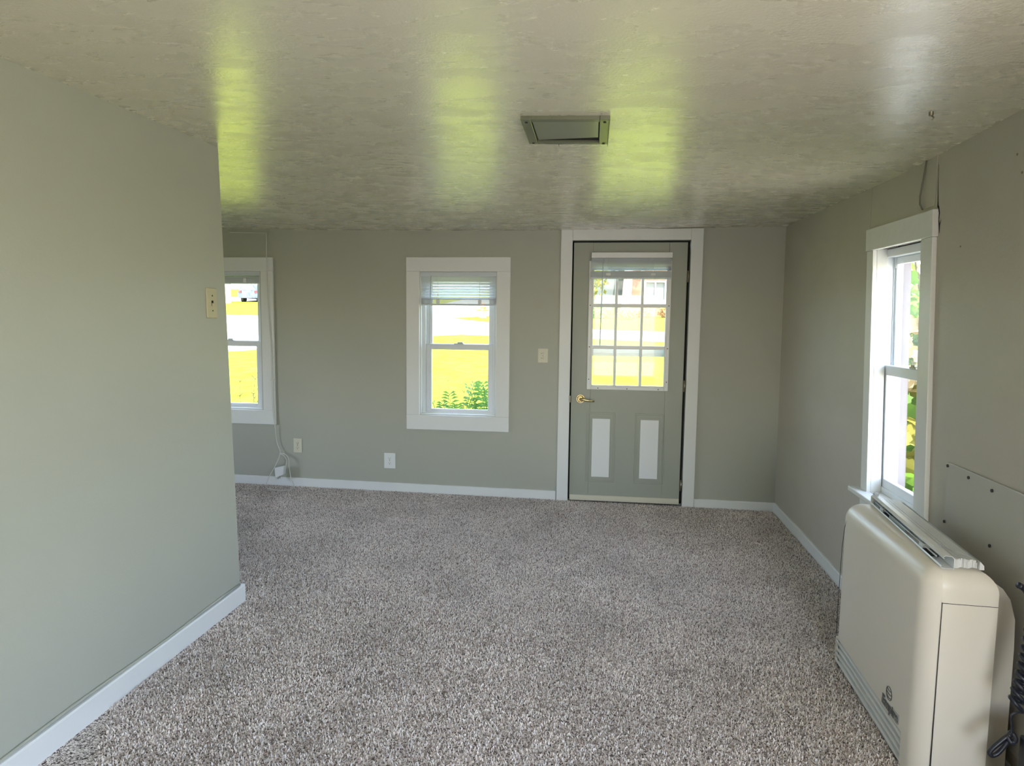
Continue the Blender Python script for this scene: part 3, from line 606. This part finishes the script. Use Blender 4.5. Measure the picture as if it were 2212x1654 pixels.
loop = lef + rig[::-1]; n_ = len(loop); vs = [(s_, p, q) for s_ in (0, L) for p, q in loop]; k2 = len(pts)
fs = [(i_, (i_ + 1) % n_, n_ + (i_ + 1) % n_, n_ + i_) for i_ in range(n_)]
for base_ in (0, n_):
    for i_ in range(k2 - 1): fs.append((base_ + i_, base_ + i_ + 1, base_ + n_ - 2 - i_, base_ + n_ - 1 - i_))
m.add(vs, fs); m.build('headrail', M_wplas, B)
for s_ in (.12, .55):
    m = MB(bf); m.box(s_, s_ + .03, .006, .030, .002, .020, .002); m.tube([(s_ + .015, .003, .012), (s_ + .015, .012, .012)], .011, 12); m.build('cord_drum', M_alu, B)
    m = MB(bf); m.box(s_ + .03, s_ + .10, .004, .030, .0015, .006, .001); m.build('cord_slot', M_dark, B)
m = MB(bf); m.tube([(.03, .012, .014), (L - .07, .012, .014)], .0025, 6); m.build('tilt_rod', M_alu, B)
m = MB(bf); m.box(.22, .40, .008, .028, .002, .012, .001); m.build('cord_guard', M_slat, B)
m = MB(bf); m.box(-.002, .002, .002, cw, .0, ch - .004, .001); m.build('end_cap', M_wplas, B)
for k in range(27):
    w0 = cw + .002 + k * .0026 + .0003 * math.sin(k * 1.7); hh = .028 - .0004 * max(0, k - 14) + .0008 * math.sin(k * 2.1) - (.004 if k % 9 == 8 else 0)
    m = MB(bf); s0 = .02 + .003 * math.sin(k); s1 = L - .014 + .005 * math.sin(k * .5) - .0005 * k
    m.box(s0, s1, w0, w0 + .0022, .0, hh); m.build('slat', M_wplas, B)
w1 = cw + .0735
m = MB(bf); m.prism([(w1, .0), (w1 + .013, .001), (w1 + .012, .014), (w1 + .001, .026)], .03, L - .012, 'x'); m.build('bottom_rail', M_wplas, B)
m = MB(bf); m.disc((L - .13, cw + .006, .028), .006, .006, 'z', 12); m.tube([(L - .13, cw + .006, .033), (L - .08, cw + .03, .031), (L - .05, cw + .06, .029), (L - .10, cw + .072, .027)], .0015, 5); m.build('lift_cord', M_slat, B)
m = MB(bf); m.box(.0, .022, .008, .026, ch, ch + .012, .003); m.build('bracket', M_slat, B)

# coiled cord hanging beside the heater
K = thing('coiled_cord', 'dark coiled cord hanging behind the heater at the right edge', 'cord', (1.40, -3.34, .5))
m = MB(); pts = []; turns = 11
for i in range(turns * 14 + 1):
    t_ = i / (turns * 14); a_ = 2 * PI * t_ * turns; z = .640 - .275 * t_; cx2 = 1.434 - .040 * t_ ** 1.4; rr = .026 - .010 * t_
    pts.append((cx2 + rr * math.cos(a_), -3.315 + rr * .8 * math.sin(a_), z - .013 * math.cos(a_)))
m.tube(pts, .0066, 6)
m.tube(smooth([pts[-1], (1.386, -3.315, .34), (1.389, -3.315, .30), (1.388, -3.315, .275)]), .003, 6)
kn = [(1.385, -3.315, .280), (1.372, -3.315, .268), (1.345, -3.315, .238), (1.336, -3.315, .222), (1.343, -3.315, .213), (1.358, -3.315, .222), (1.374, -3.315, .246), (1.384, -3.315, .268)]
m.tube(smooth(kn), .0065, 7); m.build('coil', M_coil, K)
m = MB(); m.tube(smooth([(1.380, -3.315, .272), (1.392, -3.31, .284), (1.398, -3.32, .272), (1.386, -3.325, .262), (1.378, -3.315, .276)]), .007, 7); m.build('knot', M_coil, K)
m = MB(); m.tube(smooth([(1.375, -3.315, .722), (1.392, -3.31, .712), (1.40, -3.315, .70)]), [.009] * 13, 10); m.build('connector', M_coil, K)
m = MB(); m.tube([(1.399, -3.315, .70), (1.412, -3.315, .662), (1.418, -3.315, .648)], .0065, 10); m.build('sleeve', M_cream, K)
m = MB(); m.box(1.400, 1.56, -3.48, -3.33, FL(1.45, -3.4), .295, .006); m.box(1.372, 1.56, -3.50, -3.33, .165, .195, .004)
tag(m.build('black_stand', M_black), 'black stand partly seen in the lower right corner', 'stand')

# ------------------------------------------------------------------ outdoors
def GZ(x, y):
    if y > .2: return -.55 + .0765 * max(0, y)
    return -.55
def ground(name, pts_rows, m_, label, cat, lift):
    pass
M_grass = mat('lawn_grass', (.160, .182, .021), .9, spec=0, var=(2.6, .7, 14), bump=(60, .6, .03))
M_soil = mat('flower_bed_soil', (.20, .13, .07), .9, var=(12, .3, 5))
M_road = mat('pale_concrete_road', (.20, .195, .18), .8, var=(.6, .15, 6))
m = MB(); xs3 = [-70, -50, -40, -30, -25, -20, -15, -10, -6, -3, -1.5, 0, 1.5, 3, 6, 10, 20, 40]; ys3 = [-30, -12, -9, .1, .3, .6, 1, 2, 4, 6, 9, 12, 15, 20, 25, 30, 40, 60, 90]
nx = len(xs3); m.add([(x, y, GZ(x, y)) for y in ys3 for x in xs3], [(j * nx + i, j * nx + i + 1, (j + 1) * nx + i + 1, (j + 1) * nx + i) for j in range(len(ys3) - 1) for i in range(nx - 1)])
tag(m.build('lawn', M_grass, fixn=False), 'bright sunlit green lawn sloping up to the street', 'lawn', kind='structure')
def flat(poly, lift, name, m_, label, cat):
    mb = MB(); n_ = len(poly); mb.add([(x, y, GZ(x, y) + lift) for x, y in poly] + [(x, y, GZ(x, y) - .05) for x, y in poly], [tuple(range(n_)), tuple(range(2 * n_ - 1, n_ - 1, -1))] + [(i, n_ + i, n_ + (i + 1) % n_, (i + 1) % n_) for i in range(n_)])
    return tag(mb.build(name, m_), label, cat, kind='structure')
flat([(-60, -2), (-24, 7.5), (-14, 11.5), (-10.6, 13.8), (-8, 18), (-5, 20.1), (.2, 19.2), (2.7, 18.5), (20, 14), (20, 18), (3.1, 22.4), (0.2, 23.0), (-3, 25.5), (-5, 26.6), (-7.2, 28.9), (-8, 30.5), (-14, 29.5), (-18.8, 29.7), (-30, 31), (-60, 33)], .03, 'road', M_road, 'pale street crossing behind the lawn', 'road')
flat([(-8, 29), (-5.9, 31.5), (-2, 36), (2, 60), (-12, 60), (-11.5, 41.5), (-13, 29)], .05, 'side_street', M_road, 'pale side street running away between lawns', 'road')
flat([(-70, 46.7), (-16, 48.5), (-16, 56), (-70, 56)], .04, 'parking_lot', mat('pink_grey_paving', (.24, .20, .185), .8), 'paved strip under the parked vehicles', 'paving')
flat([(-5.2, .35), (-.1, .35), (-.1, 1.15), (-5.2, 1.15)], .02, 'planting_bed', M_soil, 'soil bed under the front windows', 'bed')
m = MB(); m.box(-6.0, 2.0, -9.0, .55, 2.62, 2.74); m.build('roof', M_siding, kind='structure')

flat([(-12, -30), (12, -30), (12, -8.8), (-12, -8.8)], .02, 'rear_bounce_ground', mat('tan_bounce_gravel', (.55, .47, .38), .9), 'unseen tan gravel ground added behind the house to bounce warm sunlight', 'rear_bounce_ground')  # unseen ground, coloured to bounce warm sun in through the rear opening
flat([(1.95, -9), (9, -9), (9, -1.4), (1.95, -1.4)], .02, 'side_bounce_ground', mat('pale_bounce_gravel', (.46, .42, .36), .9), 'unseen pale gravel ground added by the right wall to bounce sunlight indoors', 'yard')  # added as a sunlit reflector below the right wall window
# hydrant
hy = thing('fire_hydrant', 'small orange fire hydrant on the grass corner across the street', 'hydrant', (-5.85, 30.2, GZ(0, 30.2)))
hx_, hyy, hz = -5.85, 30.2, GZ(0, 30.2); M_or = mat('orange_paint', (.75, .22, .05), .5); M_hg = mat('grey_hydrant_base', (.35, .33, .34), .6)
m = MB(); m.disc((hx_, hyy, hz), .19, .30, 'z', 16, .16); m.disc((hx_, hyy, hz + .30), .2, .04, 'z', 16); m.build('barrel', M_hg, hy)
m = MB(); m.disc((hx_, hyy, hz + .34), .16, .22, 'z', 16); m.disc((hx_, hyy, hz + .56), .2, .04, 'z', 16); m.disc((hx_, hyy, hz + .60), .16, .14, 'z', 16, .06); m.disc((hx_, hyy, hz + .74), .04, .07, 'z', 8)
m.disc((hx_ - .32, hyy, hz + .44), .07, .64, 'x', 12); m.disc((hx_, hyy - .26, hz + .44), .09, .2, 'y', 12); m.build('bonnet', M_or, hy)

# leaves
M_bark = mat('bark', (.20, .15, .12), .9, bump=(14, .8, .05), var=(6, .3, 5)); M_barkp = mat('pale_bark', (.24, .22, .19), .9, bump=(14, .6, .05))
M_lf = mat('green_leaves', (.10, .20, .035), .6, transl=((.22, .40, .05), .45), var=(3, .35, 3)); M_lfy = mat('yellow_green_leaves', (.22, .20, .035), .6, transl=((.35, .32, .05), .4), var=(3, .3, 3))
M_lfp = mat('pale_pinkish_leaves', (.60, .48, .34), .5, transl=((.7, .55, .3), .4), var=(4, .25, 3)); M_fern = mat('fern_green', (.05, .12, .035), .5, transl=((.2, .4, .06), .35), var=(5, .3, 3))
M_stem = mat('dry_brown_stem', (.17, .12, .10), .8)
def leafcloud(m, c, r, n_, size, broad=False):
    for _ in range(n_):
        d_ = Vector((random.gauss(0, 1), random.gauss(0, 1), random.gauss(0, 1))).normalized() * random.uniform(.35, 1) ** .5
        p_ = Vector((c[0] + d_.x * r[0], c[1] + d_.y * r[1], c[2] + d_.z * r[2])); s = size * random.uniform(.6, 1.3)
        A = Vector((random.gauss(0, 1), random.gauss(0, 1), random.gauss(0, .7))).normalized(); Bv = A.orthogonal().normalized(); Bv.rotate(Matrix.Rotation(random.uniform(0, 6.28), 3, A)) if False else None
        Bv = A.cross(Vector((random.gauss(0, 1), random.gauss(0, 1), random.gauss(0, 1)))).normalized(); Nn = A.cross(Bv)
        if broad:
            sh = [(0, -.5), (.35, -.55), (.55, -.2), (.42, .05), (.5, .3), (.2, .32), (0, .62), (-.2, .32), (-.5, .3), (-.42, .05), (-.55, -.2), (-.35, -.55)]
            vs = [tuple(p_ + s * (x_ * Bv + y_ * A) + s * .12 * abs(x_) * Nn) for x_, y_ in sh] + [tuple(p_ - s * .03 * Nn)]
            m.add(vs, [(i, (i + 1) % 12, 12) for i in range(12)])
        else:
            m.add([tuple(p_ - A * s * .5), tuple(p_ + Bv * s * .25 + Nn * s * .05), tuple(p_ + A * s * .5), tuple(p_ - Bv * s * .25 + Nn * s * .05)], [(0, 1, 2, 3)])
# vine shrub outside the right window
random.seed(11)
V = thing('leafy_vine', 'broad leaved green vine growing just outside the right wall window', 'vine', (2.7, .2, -.5))
m = MB(); leafcloud(m, (2.75, .25, .35), (.55, 1.1, 1.1), 900, .12, True); leafcloud(m, (2.75, .3, 1.95), (.5, 1.1, .75), 500, .10, True); m.build('foliage', M_lf, V, fixn=False)
m = MB(); leafcloud(m, (2.62, .1, 1.25), (.35, .9, .35), 260, .13, True); m.build('foliage', M_lfp, V, fixn=False)
m = MB(); leafcloud(m, (2.55, .05, .35), (.3, .8, .8), 240, .13, True); m.build('foliage', M_lfy, V, fixn=False)
m = MB()
for k in range(5): m.tube(smooth([(3.0 + .1 * k, -.5 + .35 * k, -.55), (3.05, -.4 + .35 * k, .3), (3.1, -.3 + .3 * k, 1.2), (3.0, -.2 + .3 * k, 2.1)]), .015, 6)
m.build('stem', M_bark, V)
m = MB(); leafcloud(m, (4.6, 1.8, 1.0), (1.4, 2.2, 1.9), 2600, .14); T = thing('shrub', 'dense green shrub behind the vine outside the right window', 'shrub', (4.6, 1.8, -.5)); m.build('foliage', M_lf, T, fixn=False)
m = MB(); m.tube([(4.6, 1.8, -.55), (4.6, 1.8, 1.2)], .06, 8); m.build('trunk', M_bark, T)

# plants below the two front windows
def fern(x, y, h, n_, label, lean=0, M=M_fern, fl=.30):
    t = thing('leafy_plant', label, 'plant', (x, y, GZ(x, y)), 'plants in the bed under the front windows')
    m = MB(); st = MB()
    for k in range(n_):
        a_ = 2 * PI * k / n_ + random.uniform(-.3, .3); top = Vector((x + fl * math.cos(a_) * random.uniform(.5, 1) + lean, y + fl * .8 * math.sin(a_), GZ(x, y) + h * random.uniform(.8, 1.0)))
        base = Vector((x, y, GZ(x, y))); mid = (base + top) / 2 + Vector((0, 0, h * .22)); pts = smooth([base, mid, top], 7); st.tube(pts, [.006 - .0003 * i for i in range(len(pts))], 5)
        P = [Vector(p) for p in pts]
        for i in range(5, len(P)):
            tan = (P[i] - P[i - 1]).normalized(); side = tan.cross(Vector((0, 0, 1))).normalized(); ll = .17 * (1 - .6 * (i - 5) / 9)
            for s in (-1, 1):
                e_ = P[i] + side * s * ll + tan * .05 - Vector((0, 0, .03)); w2 = tan * .006
                m.add([tuple(P[i] - w2), tuple((P[i] + e_) / 2 + w2 * 1.3 + Vector((0, 0, .01))), tuple(e_), tuple((P[i] + e_) / 2 - w2)], [(0, 1, 2, 3)])
    st.build('stem', M_fern, t); m.build('foliage', M, t, fixn=False); return t
def twig(x, y, h, label, n_=5, sp=.25, seed=1):
    random.seed(seed); t = thing('bare_plant', label, 'plant', (x, y, GZ(x, y)), 'plants in the bed under the front windows'); m = MB()
    for k in range(n_):
        a_ = random.uniform(0, 6.28); p_ = Vector((x, y, GZ(x, y))); d_ = Vector((sp * math.cos(a_), sp * .5 * math.sin(a_), h)) * random.uniform(.75, 1); pts = [p_ + d_ * i / 9 + Vector((random.uniform(-.012, .012), 0, 0)) for i in range(10)]
        m.tube(pts, [.007 - .0006 * i for i in range(10)], 5)
        for i in range(5, 10):
            for s in (-1, 1): q_ = pts[i] + Vector((s * random.uniform(.02, .06), random.uniform(-.03, .03), random.uniform(-.02, .05))); m.tube([pts[i], (pts[i] + q_) / 2 + Vector((0, 0, .01)), q_], [.0028, .0022, .001], 4)
    m.build('twigs', M_stem, t)
random.seed(5)
fern(-1.12, .78, 1.36, 12, 'green fern standing left in the view of the middle window')
random.seed(6); fern(-.74, .76, 1.40, 15, 'larger green fern standing right in the view of the middle window', .02)
random.seed(8); fern(-.92, 1.45, 1.0, 8, 'low fern between the two taller ferns outside the middle window')
twig(-1.30, .85, 1.36, 'bare brown twiggy plant outside the left edge of the middle window', 6, .2, 4); twig(-1.12, .95, 1.60, 'tallest bare brown stem outside the middle window', 2, .12, 9)
twig(-3.25, .8, 1.42, 'bare twiggy plant outside the leftmost window', 8, .25, 12); twig(-3.0, .9, 1.32, 'low bare twiggy plant outside the right edge of the leftmost window', 7, .22, 15)
random.seed(16); fern(-3.45, .95, 1.0, 7, 'low fern outside the leftmost window')

# trees and shrubs across the street
def tree(x, y, h, r, label, mb_, ml, cr, name='tree', n_=900, sz=.35, base=.4):
    t = thing(name, label, 'tree', (x, y, GZ(x, y)), 'trees across the street'); g_ = GZ(x, y); m = MB()
    m.tube(smooth([(x - .05, y, g_ - .1), (x, y, g_ + h * .2), (x + .08, y, g_ + h * .5), (x, y, g_ + h)]), [r * (1.5 - .9 * i / 18) for i in range(19)], 10); m.build('trunk', mb_, t)
    m = MB(); leafcloud(m, (x, y, g_ + h * (1 + base) / 2 + cr * .4), (cr, cr, h * (1 - base) / 2 + cr * .5), n_, sz); m.build('foliage', ml, t, fixn=False); return t
random.seed(21); tree(2.0, 31.0, 7.5, .22, 'dark trunked tree in front of the brick house', M_bark, M_lf, 1.6, base=.68)
random.seed(22); tree(-.3, 33.0, 6.0, .2, 'yellow green leafy tree seen through the door left panes', M_bark, M_lfy, 1.5, base=.05, n_=1100)
random.seed(23); tree(-29.0, 44.0, 8.0, .24, 'pale trunked tree in front of the parked vehicles', M_barkp, M_lfy, 3.0, base=.55)
random.seed(24); tree(-.9, 36.4, 7.0, .2, 'green tree behind the yellow green one across the street', M_bark, M_lf, 1.7, base=.0, n_=1100)
random.seed(26); tree(-4.6, 38.5, 7.5, .25, 'tall green tree left of the yellow green one', M_bark, M_lf, 2.2, base=.1, n_=1300)
def bush(x, y, r, label, ml, sd_):
    random.seed(sd_); t = thing('bush', label, 'bush', (x, y, GZ(x, y)), 'bushes in front of the brick house'); m = MB(); leafcloud(m, (x, y, GZ(x, y) + r * .5), (r, r * .7, r * .6), 260, .22); m.build('foliage', ml, t, fixn=False)
    m = MB(); m.tube([(x, y, GZ(x, y) - .05), (x, y, GZ(x, y) + r * .4)], .03, 6); m.build('stem', M_bark, t)
M_lfo = mat('orange_leaves', (.30, .17, .05), .6, transl=((.35, .2, .05), .35), var=(3, .3, 3))
bush(1.85, 30.0, .55, 'yellow bush below the dark tree trunk', M_lfy, 31); bush(.6, 30.6, .6, 'green bush left of the yellow bush', M_lf, 32); bush(2.95, 31.8, .55, 'orange bush left below the house window', M_lfo, 33); bush(4.35, 31.9, .6, 'orange bush right below the house window', M_lfo, 34); bush(-.8, 30.4, .5, 'low green bush farthest left before the trees', M_lf, 35)

# brick house
def brick(name, c1, c2, mo):
    m = bpy.data.materials.new(name); m.use_nodes = True; n = m.node_tree.nodes; l = m.node_tree.links; b = n['Principled BSDF']; b.inputs['Roughness'].default_value = .85
    t = n.new('ShaderNodeTexBrick'); t.inputs['Color1'].default_value = (*c1, 1); t.inputs['Color2'].default_value = (*c2, 1); t.inputs['Mortar'].default_value = (*mo, 1); t.inputs['Scale'].default_value = 3
    tc = n.new('ShaderNodeTexCoord'); mp = n.new('ShaderNodeMapping'); mp.inputs['Rotation'].default_value = (PI / 2, 0, 0); l.new(tc.outputs['Object'], mp.inputs[0]); l.new(mp.outputs[0], t.inputs['Vector']); l.new(t.outputs[0], b.inputs['Base Color']); return m
M_brick = brick('orange_brick', (.15, .058, .03), (.18, .075, .04), (.17, .13, .1))
hs = thing('brick_house', 'orange brick house with white framed window across the street', 'house', (7, 36, 1.9))
m = slab([2.35, 12], [1.2, 5.2], [(3.08, 4.28, 2.75, 3.98)], 0, .3, lambda u, d, z: (u, 33 + d, z)); m.build('wall', M_brick, hs)
for bx_ in ((2.35, 2.65, 33.3, 40), (11.7, 12, 33.3, 40), (2.65, 11.7, 39.7, 40)): m = MB(); m.box(*bx_, 1.2, 5.2); m.build('wall', M_brick, hs)
m = MB(); frame(m, 3.05, 4.30, 32.93, 33.1, 2.70, 4.02, .10, .10, .22, .12); m.box(3.64, 3.72, 32.95, 33.1, 2.8, 3.95); m.box(2.95, 4.4, 32.88, 33.1, 2.62, 2.74); wf = m.build('window_frame', mat('weathered_white_frame', (.26, .26, .26), .6), hs)
m = MB(); m.box(3.1, 4.25, 33.12, 33.14, 2.8, 3.95); m.build('pane', mat('curtained_glass', (.10, .105, .105), .3), wf)
m = MB(); m.add([(1.7, 32.3, 5.1), (12.7, 32.3, 5.1), (12.7, 40.7, 5.1), (1.7, 40.7, 5.1), (3.5, 36.5, 7.4), (11, 36.5, 7.4)], [(0, 1, 5, 4), (1, 2, 5), (2, 3, 4, 5), (3, 0, 4), (3, 2, 1, 0)]); m.build('roof', mat('grey_shingles', (.2, .19, .19), .9), hs)
gs = thing('grey_shed', 'pale grey gabled shed between the trees across the street', 'shed', (.9, 42, 2.4))
m = MB(); m.prism([(-.6, 1.8), (2.6, 1.8), (2.6, 4.2), (1.0, 6.0), (-.6, 4.2)], 41, 46, 'y'); m.build('wall', mat('grey_boards', (.10, .11, .115), .8), gs)
m = MB(); m.prism([(-.9, 4.0), (1.0, 6.1), (2.9, 4.0), (2.95, 4.15), (1.0, 6.3), (-.95, 4.15)], 40.7, 46.3, 'y'); m.build('roof', mat('dark_shed_roof', (.25, .27, .28), .8), gs)

# parked vehicles
def wheelp(parent, x, y, z, r):
    m = MB(); m.disc((x, y, z), r, .22, 'y', 20); wo_ = m.build('wheel', M_black, parent); m = MB(); m.disc((x, y - .01, z), r * .6, .02, 'y', 14); m.build('hub', M_alu, wo_)
g0 = GZ(0, 48.5) + .04
g0 = GZ(0, 46.5)
tk = thing('parked_car', 'dark blue car seen from behind with red tail lights across the street', 'car', (-28.7, 47, g0))
M_navy = mat('dark_blue_car_paint', (.07, .09, .15), .3)
cp = [(-29.55, .35), (-27.85, .35), (-27.78, .75), (-27.90, 1.0), (-28.12, 1.42), (-28.35, 1.5), (-29.05, 1.5), (-29.28, 1.42), (-29.50, 1.0), (-29.62, .75)]
m = MB(); m.prism([(x_, g0 + z_) for x_, z_ in cp], 46.6, 50.4, 'y'); m.build('body', M_navy, tk)
m = MB(); m.prism([(-29.35, g0 + 1.02), (-28.05, g0 + 1.02), (-28.22, g0 + 1.38), (-29.18, g0 + 1.38)], 46.57, 46.62, 'y'); m.build('rear_window', mat('car_glass', (.22, .25, .28), .1), tk)
M_red = mat('red_tail_light', (.45, .02, .02), .3)
for xx in (-29.4, -28.0): m = MB(); m.box(xx - .11, xx + .11, 46.55, 46.62, g0 + .78, g0 + .96, .01); m.build('tail_light', M_red, tk)
for xx in (-29.4, -28.0): m = MB(); m.disc((xx - .11, 47.2, g0 + .3), .3, .22, 'x', 18); m.build('wheel', M_black, tk)
vn = thing('white_van', 'white van parked right of the dark blue car', 'van', (-26.25, 49.5, g0))
m = MB(); m.prism([(-27.65, g0 + .4), (-23.35, g0 + .4), (-23.35, g0 + 1.2), (-24.25, g0 + 1.4), (-24.85, g0 + 2.0), (-27.55, g0 + 2.05)], 48.7, 50.7, 'y'); m.build('body', mat('white_car_paint', (.3, .3, .3), .4), vn)
m = MB(); m.prism([(-25.65, g0 + 1.35), (-24.45, g0 + 1.35), (-24.90, g0 + 1.85), (-25.65, g0 + 1.85)], 48.68, 50.72, 'y'); m.build('side_window', mat('van_glass', (.08, .09, .1), .1), vn)
for xx in (-26.85, -24.25): wheelp(vn, xx, 48.6, g0 + .35, .35)
